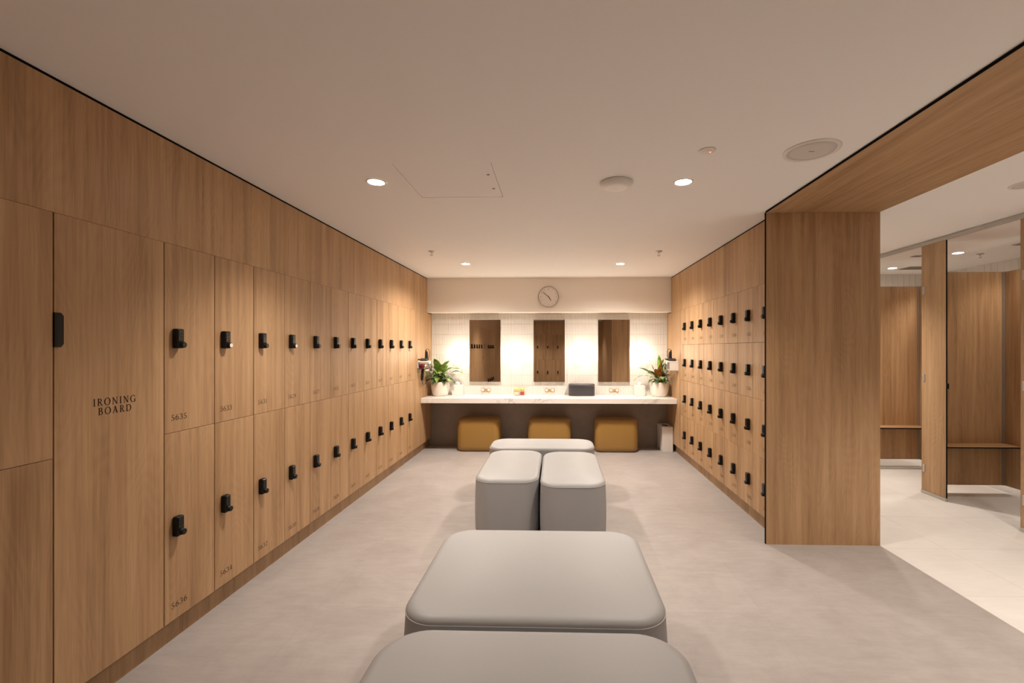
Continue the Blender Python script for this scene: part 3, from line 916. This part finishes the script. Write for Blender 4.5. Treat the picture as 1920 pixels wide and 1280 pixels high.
t = thing('lidded_box', 'oblong blue-black box with a lid, on the counter between two mirrors', 'storage box', (.352, 6.275, CT))
MB().loft([rrect(0, 0, .180, .078, .055, 0), rrect(0, 0, .184, .082, .058, .012), rrect(0, 0, .184, .082, .058, .128)]).build('body', M['box'], t)
MB().loft([rrect(0, 0, .182, .080, .057, .1285), rrect(0, 0, .182, .080, .057, .1325), rrect(0, 0, .1855, .0835, .059, .1330), rrect(0, 0, .1855, .0835, .059, .158), rrect(0, 0, .180, .078, .055, .166), rrect(0, 0, .15, .05, .035, .168)]).build('lid', M['boxlid'], t)

def jar(x, y, r, h, lab, cm):
    t = thing('jar', lab, 'jar', (x, y, CT), 0, 'glass jars on the counter')
    MB().lathe([(r * .9, 0), (r, .004), (r, h * .78), (r * .86, h * .88), (r * .86, h), (r * .78, h), (r * .78, h * .87), (r * .93, h * .76), (r * .93, .006), (.001, .006)], n=28, cap1=False).build('glass', M['glass'], t)
    MB().lathe([(r * .9, .007), (r * .9, h * .6), (r * .6, h * .72), (.002, h * .74)], n=20).build('contents', cm, t)
    MB().lathe([(r * .95, h + .001), (r * .98, h + .004), (r * .98, h + .020), (r * .8, h + .027), (r * .2, h + .028), (r * .16, h + .036), (.001, h + .038)], n=28).build('lid', M['gold_lid'], t)
jar(-.570, 6.262, .044, .072, 'glass jar of white cotton wool with a gold lid', M['cotton'])
jar(-.492, 6.275, .032, .070, 'smaller glass jar with red contents and a gold lid', M['red'])

# ================================================================ mirrors, globe lamps, clock, wall fittings
for x, lab in ((-1.036, 'left mirror, tall and frameless, above the counter nearest the long locker wall'),
               (-.110, 'middle mirror, tall and frameless, below the clock'),
               (.816, 'right mirror, tall and frameless, above the counter nearest the short locker wall')):
    t = thing('mirror', lab, 'mirror', (x, YT - .004, 1.380), 0, 'mirrors over the counter')
    MB().box(-.2275, .2275, -.042, 0, -.450, .450, bevel=.0015).build('backing_frame', M['alu_white'], t)
    MB().box(-.2255, .2255, -.0438, -.0422, -.448, .448).build('glass', M['mirror'], t)

for x, lab in ((-1.412, 'round globe wall lamp between the green plant and the left mirror'),
               (-.575, 'round globe wall lamp between the left and middle mirrors'),
               (.355, 'round globe wall lamp between the middle and right mirrors'),
               (1.200, 'round globe wall lamp between the right mirror and the red plant')):
    t = thing('wall_lamp', lab, 'wall lamp', (x, YT - .004, 1.330), 0, 'globe lamps on the tiled wall')
    MB().lathe([(.034, 0), (.034, -.008), (.012, -.012), (.012, -.030)], axis='y', n=36).build('backplate', M['brass'], t)
    MB().lathe([(.0835 + .0055 * math.cos(2 * PI * i / 12), -.085 + .0055 * math.sin(2 * PI * i / 12)) for i in range(13)], axis='y', n=56, cap0=False, cap1=False).build('brass_ring', M['brass_dark'], t)
    pr = [(.077 * math.sin(PI * (i + .02) / 24.04), -.100 + .077 * math.cos(PI * (i + .02) / 24.04)) for i in range(25)]
    MB().lathe(pr, axis='y', n=40).build('globe', M['globe'], t)

t = thing('wall_clock', 'round white wall clock on the plaster above the middle mirror', 'clock', (-.116, YU, 2.135))
MB().lathe([(.135, 0), (.144, -.004), (.145, -.030), (.142, -.036), (.137, -.036), (.136, -.030)], axis='y', n=64, cap1=False).build('case', M['clock_rim'], t)
MB().lathe([(.137, -.026), (.137, -.0275)], axis='y', n=64).build('face', M['clock_face'], t)
nb = MB()
for hnum in range(1, 13):
    a = PI / 2 - hnum * PI / 6
    s = str(hnum)
    hh = .018
    w_ = text_width(s, hh, .1)
    tmp = MB(); text_mb(tmp, s, hh, .1, -w_ / 2, -hh / 2, 0)
    nb.add([(.108 * math.cos(a) + p[1], -.0280, .108 * math.sin(a) + p[2]) for p in tmp.v], tmp.f)
for k in range(60):
    a = 2 * PI * k / 60
    r0, r1 = (.124, .131) if k % 5 == 0 else (.127, .131)
    wv = .0012 if k % 5 == 0 else .0006
    ca, sa = math.cos(a), math.sin(a)
    nb.add([(r0 * ca - wv * sa, -.028, r0 * sa + wv * ca), (r1 * ca - wv * sa, -.028, r1 * sa + wv * ca), (r1 * ca + wv * sa, -.028, r1 * sa - wv * ca), (r0 * ca + wv * sa, -.028, r0 * sa - wv * ca)], [(0, 1, 2, 3)])
nb.build('numerals', M['grey_print'], t)
def hand(name, ang, L_, wv, y):
    a = PI / 2 - ang
    mb = MB()
    pts = [(-.02, -wv * .8), (L_ * .8, -wv), (L_, -wv * .4), (L_, wv * .4), (L_ * .8, wv), (-.02, wv * .8)]
    v = []
    for yy in (y, y - .002):
        v.append([(p * math.cos(a) - q * math.sin(a), yy, p * math.sin(a) + q * math.cos(a)) for p, q in pts])
    mb.loft(v, smooth=False)
    mb.build(name, M['hand'], t)
hand('hour_hand', 2 * PI * (4.87 / 12), .068, .0045, -.030)
hand('minute_hand', 2 * PI * (51.6 / 60), .102, .0032, -.0325)
MB().lathe([(.006, -.028), (.006, -.036)], axis='y', n=20).build('hub', M['hand'], t)

for x, lab in ((-1.030, 'brass wall fitting with two white discs below the left mirror'),
               (-.104, 'brass wall fitting with two white discs below the middle mirror'),
               (.822, 'brass wall fitting with two white discs below the right mirror')):
    t = thing('brass_wall_fitting', lab, 'wall fitting', (x, YT - .003, .813), 0, 'brass fittings under the mirrors')
    br = MB()
    br.box(-.024, .024, -.010, 0, -.012, .012, bevel=.003)
    br.tube([(-.020, -.008, -.002), (-.010, -.014, -.008), (.010, -.014, -.008), (.020, -.008, -.002)], .006, 8)
    br.build('bridge', M['brass'], t)
    for sx in (-1, 1):
        rg = MB().lathe([(.0235, 0), (.0250, -.003), (.0250, -.016), (.0225, -.019)], (sx * .043, 0, 0), 'y', 28).build('brass_collar', M['brass'], t)
        MB().lathe([(.0185, -.0185), (.0185, -.022), (.015, -.0245), (.002, -.025)], (sx * .043, 0, 0), 'y', 24).build('white_disc', M['white'], t)

# ================================================================ hair tool holders on the side walls
def spiral(c, r, turns, axis_len, n=90, tilt=0.0):
    return [(c[0] + r * .9 * math.cos(2 * PI * turns * i / n) * (1 + .12 * math.sin(i * .37)), c[1] + r * .35 * math.sin(2 * PI * turns * i / n + 1), c[2] + r * 1.9 * math.sin(2 * PI * turns * i / n) - axis_len * i / n) for i in range(n + 1)]

def holder(s, X, y, lab):
    """S: +1 on the long wall (points to +x), -1 on the opposite one"""
    t = thing('hair_tool_holder', lab, 'wall holder', (X, y, 1.23), 0, 'white hair tool holders')
    MB().box(min(0, s * .004), max(0, s * .004), -.055, .075, -.115, .012, bevel=.001).build('wall_plate', M['offwhite'], t)
    sh = MB()
    x0, x1 = sorted((s * .004, s * .150))
    sh.box(x0, x1, -.055, .075, .0, .018, bevel=.003)
    x0, x1 = sorted((s * .143, s * .150))
    sh.box(x0, x1, -.055, .075, -.016, .0)
    sh.build('shelf', M['offwhite'], t)
    fr = MB()
    x0, x1 = sorted((s * .004, s * .115))
    if s < 0:
        fr.box(x0, x1, -.055, -.050, -.100, -.001)
        fr.box(x0, x1, .070, .075, -.100, -.001)
        fr.box(x0, x1, -.055, .075, -.105, -.100)
    else:
        fr.box(.100, .118, -.055, .075, -.112, -.094)
        fr.box(.004, .022, -.055, .075, -.112, -.094)
        fr.box(.022, .100, .040, .075, -.112, -.094)
        fr.box(.100, .118, .066, .075, -.094, -.0005)
    fr.build('cradle', M['offwhite'], t)
    return t
HY = 5.79
holder(1, XL, HY, 'white wall holder for hair tools above the green plant, on the long wall')
HYR = 5.86
holder(-1, XR, HYR, 'white wall holder for hair tools above the red plant, on the short wall')

def hair_dryer(X, s, y, lab, cap):
    t = thing('hair_dryer', lab, 'hair dryer', (X, y, 1.178), 0, None)
    # barrel lies along y, rear cap to the camera
    MB().lathe([(.030, -.070), (.036, -.060), (.037, .02), (.030, .060), (.026, .085)], (s * .062, 0, 0), 'y', 30).build('barrel', M['steel'], t)
    cp = MB().lathe([(.014, -.094), (.030, -.094), (.037, -.088), (.037, -.068)], (s * .062, 0, 0), 'y', 30)
    cp.build('rear_cap', cap, t)
    MB().lathe([(.001, -.0965), (.013, -.0960), (.0135, -.093)], (s * .062, 0, 0), 'y', 24).build('intake', M['black'], t)
    MB().tube([(s * .062, -.03, -.030), (s * .060, -.034, -.08), (s * .057, -.038, -.14), (s * .054, -.040, -.185)], [.018, .019, .018, .013], 14).build('handle', M['black'], t)
    MB().tube([(s * .054, -.040, -.185), (s * .054, -.040, -.205), (s * .06, -.030, -.228), (s * .075, -.012, -.236), (s * .09, .004, -.22), (s * .10, .02, -.16), (s * .10, .03, -.09)], .004, 8, sm=6).build('cord', M['cord'], t)
    return t
hair_dryer(XL, 1, HY, 'hair dryer with a maroon rear cap in the holder on the long wall', M['maroon'])

def straightener(X, s, y, lab, lean):
    t = thing('hair_straightener', lab, 'hair straightener', (X + s * .085, y, 1.2488), 0, None)
    MB().tube([(0, 0, .003), (0, .002 * lean, .05), (0, .004 * lean, .10), (0, .006 * lean, .145)], [.014, .013, .012, .008], 12).build('arm', M['black'], t)
    MB().tube([(s * .022, .004, .003), (s * .021, .006, .05), (s * .018, .008, .09), (s * .013, .010, .125)], [.010, .012, .011, .007], 12).build('clamp_arm', M['cord'], t)
    MB().tube([(0, .006 * lean, .145), (s * .012, .01, .158), (s * .034, .012, .150), (s * .046, .014, .11), (s * .040, .016, .05), (s * .028, .016, .006)], .0032, 8, sm=6).build('cord', M['cord'], t)
    return t
straightener(XL, 1, HY + .03, 'black hair straightener standing on the long wall holder', 1)
straightener(XR, -1, HYR + .0, 'black hair straightener standing on the short wall holder', -1)

def hairbrush(X, s, y, lab, zo):
    t = thing('hairbrush', lab, 'hairbrush', (X + s * .076, y, 1.2485), 0, None)
    b = MB()
    b.loft([rrect(0, 0, .052, .026, .024, z) if k else rrect(0, 0, .046, .020, .018, z) for k, z in ((0, .0), (1, .008), (1, .020), (0, .026))])
    b.build('head', M['cord'], t)
    MB().tube([(-.045, 0, .016), (-.075, -.003, .022), (-.095, -.006, .030)], [.010, .008, .007], 10).build('handle', M['black'], t)
    bb = MB()
    for i in range(7):
        for j in range(3):
            px, py = -.036 + .012 * i, -.012 + .012 * j
            bb.tube([(px, py, .0255), (px * 1.04, py * 1.1, .040)], .0016, 5)
    bb.build('bristles', M['cord'], t)
    return t
hairbrush(XL, 1, HY - .030, 'black hairbrush lying on the long wall holder', 0)
hairbrush(XR, -1, HYR - .032, 'black hairbrush lying on the short wall holder', 0)

def cord_bundle(X, s, y, lab, mats):
    t = thing('coiled_cord', lab, 'cord', (X + s * .1605, y, 1.19), 0, None)
    MB().tube(spiral((0, 0, -.035), .026, 5, .02, 120), .0038, 6).build('loops', mats[0], t)
    MB().tube(spiral((s * .012, .006, -.05), .020, 3, .03, 90), .0036, 6).build('inner_loops', mats[1], t)
    MB().tube([(0, 0, .056), (s * .003, 0, .03), (s * .002, .002, 0), (0, .002, -.02)], .004, 6, sm=4).build('lead', mats[1], t)
    MB().tube([(0, -.012, -.10), (0, -.020, -.135), (0, -.040, -.152), (0, -.058, -.13), (0, -.062, -.08), (0, -.050, -.02), (0, -.03, .02)], .0035, 6, sm=6).build('trailing_end', mats[1], t)
cord_bundle(XL, 1, HY + .02, 'coiled grey cord hanging beside the maroon hair dryer', (M['cord_grey'], M['cord']))
cord_bundle(XR, -1, HYR - .02, 'coiled grey and black cord hanging from the short wall holder', (M['cord_grey'], M['cord']))

# ================================================================ waste bin
t = thing('waste_bin', 'white rectangular waste bin with an open slot, under the counter end', 'bin', (1.512, 6.20, 0))
bw, bd, bh = .073, .148, .337
wb = MB()
wb.box(-bw, -bw + .004, -bd, bd, .002, bh); wb.box(bw - .004, bw, -bd, bd, .002, bh)
wb.box(-bw + .004, bw - .004, -bd, -bd + .004, .002, bh); wb.box(-bw + .004, bw - .004, bd - .004, bd, .002, bh)
wb.box(-bw, bw, -bd, bd, 0, .004)
wb.build('body', M['offwhite'], t)
wt = MB()
wt.box(-bw, -.038, -bd, bd, bh, bh + .004); wt.box(.038, bw, -bd, bd, bh, bh + .004)
wt.box(-.038, .038, -bd, -.075, bh, bh + .004); wt.box(-.038, .038, .075, bd, bh, bh + .004)
wt.build('slotted_top', M['offwhite'], t)
MB().box(-bw + .006, bw - .006, -bd + .006, bd - .006, .006, bh - .08).build('liner', M['plinth'], t)

# ================================================================ ceiling fittings
def downlight(x, y, zc, lab, power, group, cone=118, seen=True):
    t = thing('downlight', lab, 'ceiling light', (x, y, zc), 0, group)
    MB().lathe([(.0465, -.0005), (.0465, -.003), (.050, -.005), (.058, -.004), (.060, -.0005)], n=40, cap0=False, cap1=False).build('trim_ring', M['white'], t)
    MB().lathe([(.0465, -.0012), (.0465, -.0025), (.03, -.0035), (.001, -.004)], n=32).build('lens', M['lens'], t)
    ld = bpy.data.lights.new('downlight_lamp', 'SPOT')
    ld.energy = power
    ld.color = WARM_SPOT
    ld.spot_size = R(cone); ld.spot_blend = 0.85
    ld.shadow_soft_size = .08
    link('downlight_lamp', ld, t, (0, 0, -.02))
    return t
GD = 'downlights in the locker room ceiling'
downlight(-1.075, 2.59, HC, 'lit round downlight beside the ceiling hatch, nearer to the long locker wall', P_MAIN, GD)
downlight(.752, 2.64, HC, 'lit round downlight beside the smoke detector, nearer to the oak portal', P_MAIN, GD)
downlight(-1.067, 5.12, HC, 'small lit downlight near the mirror wall, over the long locker side', P_MAIN * 1.7, GD, 156)
downlight(.743, 5.17, HC, 'small lit downlight near the mirror wall, over the short locker side', P_MAIN * 1.7, GD, 156)
GD2 = 'downlights behind the camera'
for x, y, lab in ((-1.07, .05, 'downlight above the near end of the long locker wall, out of the frame'),
                  (.745, .05, 'downlight above the near end of the portal, out of the frame'),
                  (-1.07, -2.2, 'downlight by the rear lockers on the long wall side, out of the frame'),
                  (.745, -2.2, 'downlight by the rear lockers on the portal side, out of the frame')):
    downlight(x, y, HC, lab, P_BACK if y > -1 else P_BACK * 5, GD2)
GD3 = 'downlights over the cubicles'
downlight(4.365, 5.85, HC2, 'lit downlight past the far cubicle, beside the square vent', P_CUB, GD3, 110)
downlight(4.39, 4.94, HC2, 'lit downlight seen over the near cubicle, beside a sprinkler', P_CUB, GD3, 110)
downlight(4.30, 4.00, HC2, 'downlight inside the near cubicle, out of the frame', P_CUB * .5, GD3, 110)
downlight(2.95, 4.9, HC2, 'downlight over the far end of the passage, hidden behind the portal', P_COR, GD3)
downlight(2.95, 1.5, HC2, 'downlight over the near end of the passage, out of the frame', P_COR * 1.9, GD3)
downlight(2.95, -.6, HC2, 'downlight in the passage behind the camera, out of the frame', P_COR * .7, GD3)

def sprinkler(x, y, zc, lab):
    t = thing('sprinkler', lab, 'sprinkler', (x, y, zc), 0, 'ceiling sprinklers')
    MB().lathe([(.034, -.0005), (.034, -.004), (.022, -.010), (.012, -.011)], n=28).build('escutcheon', M['alu'], t)
    b = MB().tube([(0, 0, -.01), (0, 0, -.024)], .007, 10)
    b.tube([(-.006, 0, -.022), (-.012, 0, -.032), (-.004, 0, -.044)], .0022, 6)
    b.tube([(.006, 0, -.022), (.012, 0, -.032), (.004, 0, -.044)], .0022, 6)
    b.build('frame_arms', M['steel'], t)
    MB().lathe([(.004, -.043), (.015, -.0445), (.015, -.046), (.003, -.047)], n=20).build('deflector', M['steel'], t)
sprinkler(-1.275, 4.455, HC, 'small fire sprinkler on the ceiling over the long locker side')
sprinkler(1.040, 4.52, HC, 'small fire sprinkler on the ceiling over the short locker side')
sprinkler(4.68, 5.0, HC2, 'small fire sprinkler on the ceiling over the near cubicle')

t = thing('smoke_detector', 'domed white smoke detector on the ceiling between hatch and downlight', 'smoke detector', (.356, 2.64, HC))
MB().lathe([(.092, -.0005), (.097, -.004), (.097, -.013), (.092, -.018)], n=48).build('base', M['white'], t)
MB().lathe([(.090, -.0185), (.086, -.024), (.066, -.033), (.055, -.0345), (.002, -.035)], n=48).build('dome', M['white'], t)
t = thing('ceiling_speaker', 'large flush round speaker on the ceiling beside the oak portal', 'ceiling speaker', (1.275, 2.24, HC))
MB().lathe([(.108, -.001), (.109, -.005), (.118, -.007), (.128, -.004), (.129, -.0003)], n=56, cap0=False, cap1=False).build('bezel', M['white'], t)
MB().lathe([(.108, -.001), (.108, -.003), (.07, -.0045), (.001, -.005)], n=48).build('grille', M['speaker'], t)
MB().box(-.014, .014, -.003, .003, -.0068, -.0047, bevel=.0008).build('badge', M['grey_print'], t)
t = thing('ceiling_sensor', 'small flat round ceiling sensor with a glowing red light', 'sensor', (.753, 2.226, HC))
MB().lathe([(.030, -.0005), (.040, -.0010), (.041, -.0025), (.037, -.004), (.028, -.004)], n=40).build('ring', M['white'], t)
MB().lathe([(.027, -.004), (.022, -.006), (.001, -.0065)], n=32).build('cover', M['offwhite'], t)
MB().lathe([(.0045, -.0055), (.0042, -.0075), (.001, -.0082)], (.016, .004, 0), n=14).build('red_light', M['red_led'], t)
t = thing('ceiling_speaker', 'flush round speaker on the ceiling of the cubicle passage, cut by the frame', 'ceiling speaker', (3.0, 2.89, HC2))
MB().lathe([(.072, -.001), (.073, -.005), (.080, -.007), (.088, -.004), (.089, -.0003)], n=48, cap0=False, cap1=False).build('bezel', M['white'], t)
MB().lathe([(.072, -.001), (.072, -.003), (.04, -.0045), (.001, -.005)], n=40).build('grille', M['speaker'], t)
def vent(x, y, s, sy, lab):
    t = thing('ceiling_vent', lab, 'vent', (x, y, HC2), 0, 'ceiling vents over the cubicles')
    f = MB()
    f.box(-s, s, -sy, -sy + .012, -.006, -.0005); f.box(-s, s, sy - .012, sy, -.006, -.0005)
    f.box(-s, -s + .012, -sy + .012, sy - .012, -.006, -.0005); f.box(s - .012, s, -sy + .012, sy - .012, -.006, -.0005)
    f.build('frame', M['grey_print'], t)
    g_ = MB()
    n = max(3, int(2 * sy / .02))
    for i in range(n):
        yy = -sy + .014 + (2 * sy - .028) * (i + .5) / n
        g_.box(-s + .012, s - .012, yy - .0045, yy + .0045, -.005, -.002)
    g_.box(-s + .012, s - .012, -sy + .012, sy - .012, -.0012, -.0006)
    g_.build('grille', M['grey_print'], t)
vent(4.66, 5.85, .15, .10, 'square grey ceiling vent beside the farthest cubicle downlight')
vent(4.08, 5.10, .05, .035, 'small grey ceiling vent just below the aluminium rail')
vent(4.68, 4.53, .08, .05, 'grey ceiling vent at the edge of the frame over the near cubicle')

# ================================================================ changing cubicles
XC = 3.59
XB = 4.364
ZW0, ZW1 = .080, 2.16
tag(MB().box(XC - .003, XC + .017, .6, 6.2, 2.417, 2.449, bevel=.001).build('head_rail', M['alu']), 'long satin aluminium rail along the top of the cubicle fronts', 'rail')

def hinge(t, x, y, z):
    h = MB()
    h.box(x - .004, x, y - .036, y - .012, z - .038, z + .038, bevel=.001)
    h.build('hinge', M['alu'], t)
def front_panel(y0, y1, lab, latch=True):
    t = thing('cubicle_front_panel', lab, 'cubicle panel', (XC, y0, 0), 0, 'cubicle front panels')
    p = MB()
    p.box(0, .013, .0012, y1 - y0 - .0012, .026, 2.416, 0)
    p.box(.0003, .0127, 0, .0011, .026, 2.416, 1)
    p.box(.0003, .0127, y1 - y0 - .0011, y1 - y0, .026, 2.416, 1)
    p.build('panel', [M['wood'], M['gap']], t)
    MB().box(-.006, .019, -.002, y1 - y0 + .002, 0.0005, .030, bevel=.001).build('foot_channel', M['alu'], t)
    for z in (1.98, 1.125, .246):
        hinge(t, 0, y1 - y0 - .004, z)
    if latch:
        MB().box(.002, .020, -.011, -.0005, 1.040, 1.092, bevel=.002).build('latch_keeper', M['black'], t)
    return t
front_panel(4.162, 4.434, 'narrow oak cubicle front panel with three hinges, between the two cubicle openings')
front_panel(3.23, 3.510, 'oak cubicle front panel with hinges, cut off by the frame edge', False)

def partition(y, lab):
    t = thing('cubicle_partition', lab, 'cubicle partition', (XC + .016, y, ZW0), 0, 'cubicle partitions')
    p = MB()
    p.box(0, XB - XC - .018, 0, .013, .0012, ZW1 - ZW0 - .0012, 0)
    p.box(0, XB - XC - .018, .0003, .0127, 0, .0011, 1)
    p.box(0, XB - XC - .018, .0003, .0127, ZW1 - ZW0 - .0011, ZW1 - ZW0, 1)
    p.build('panel', [M['wood'], M['gap']], t)
    w_ = XB - XC - .018
    MB().box(w_ - .022, w_ + .0005, -.010, -.0005, 0, ZW1 - ZW0).build('corner_channel', M['alu'], t)
    return t
partition(4.416, 'oak side partition of the near cubicle, behind the bench, raised off the floor')
partition(5.425, 'oak side partition of the far cubicle next to the portal, raised off the floor')
def back_panel(y0, y1, lab):
    t = thing('cubicle_back_panel', lab, 'cubicle panel', (XB, y0, ZW0), 0, 'cubicle back panels')
    p = MB()
    p.box(0, .013, 0, y1 - y0, .0012, ZW1 - ZW0 - .0012, 0)
    p.box(.0003, .0127, 0, y1 - y0, 0, .0011, 1)
    p.box(.0003, .0127, 0, y1 - y0, ZW1 - ZW0 - .0011, ZW1 - ZW0, 1)
    p.build('panel', [M['wood'], M['gap']], t)
back_panel(3.23, 4.415, 'dark shaded oak back panel of the near cubicle at the frame edge')
back_panel(4.431, 5.424, 'oak back panel of the far cubicle, mostly hidden by the front panel')

def bench(y, lab, dep=.165, z=.488):
    t = thing('cubicle_bench', lab, 'bench', (XC + .02, y, z), 0, 'cubicle benches')
    L_ = XB - XC - .024
    s = MB()
    s.box(0, L_, -dep, -.0008, -.0035, 0, 0)
    s.box(0, L_, -dep, -.0008, -.014, -.0036, 1)
    s.build('seat', [M['wood_x'], M['gap']], t)
    MB().box(.02, L_ - .02, -.030, -.0008, -.040, -.0143).build('bracket', M['gap'], t)
bench(4.415, 'narrow oak wall bench with black edge in the near cubicle')
bench(5.424, 'narrow oak wall bench with black edge in the far cubicle next to the portal')
tag(MB().box(XC + .03, 4.355, 5.265, 5.290, 0.0006, .012, bevel=.001).build('threshold_strip', M['alu']), 'thin aluminium strip on the floor beyond the far cubicle', 'floor strip')
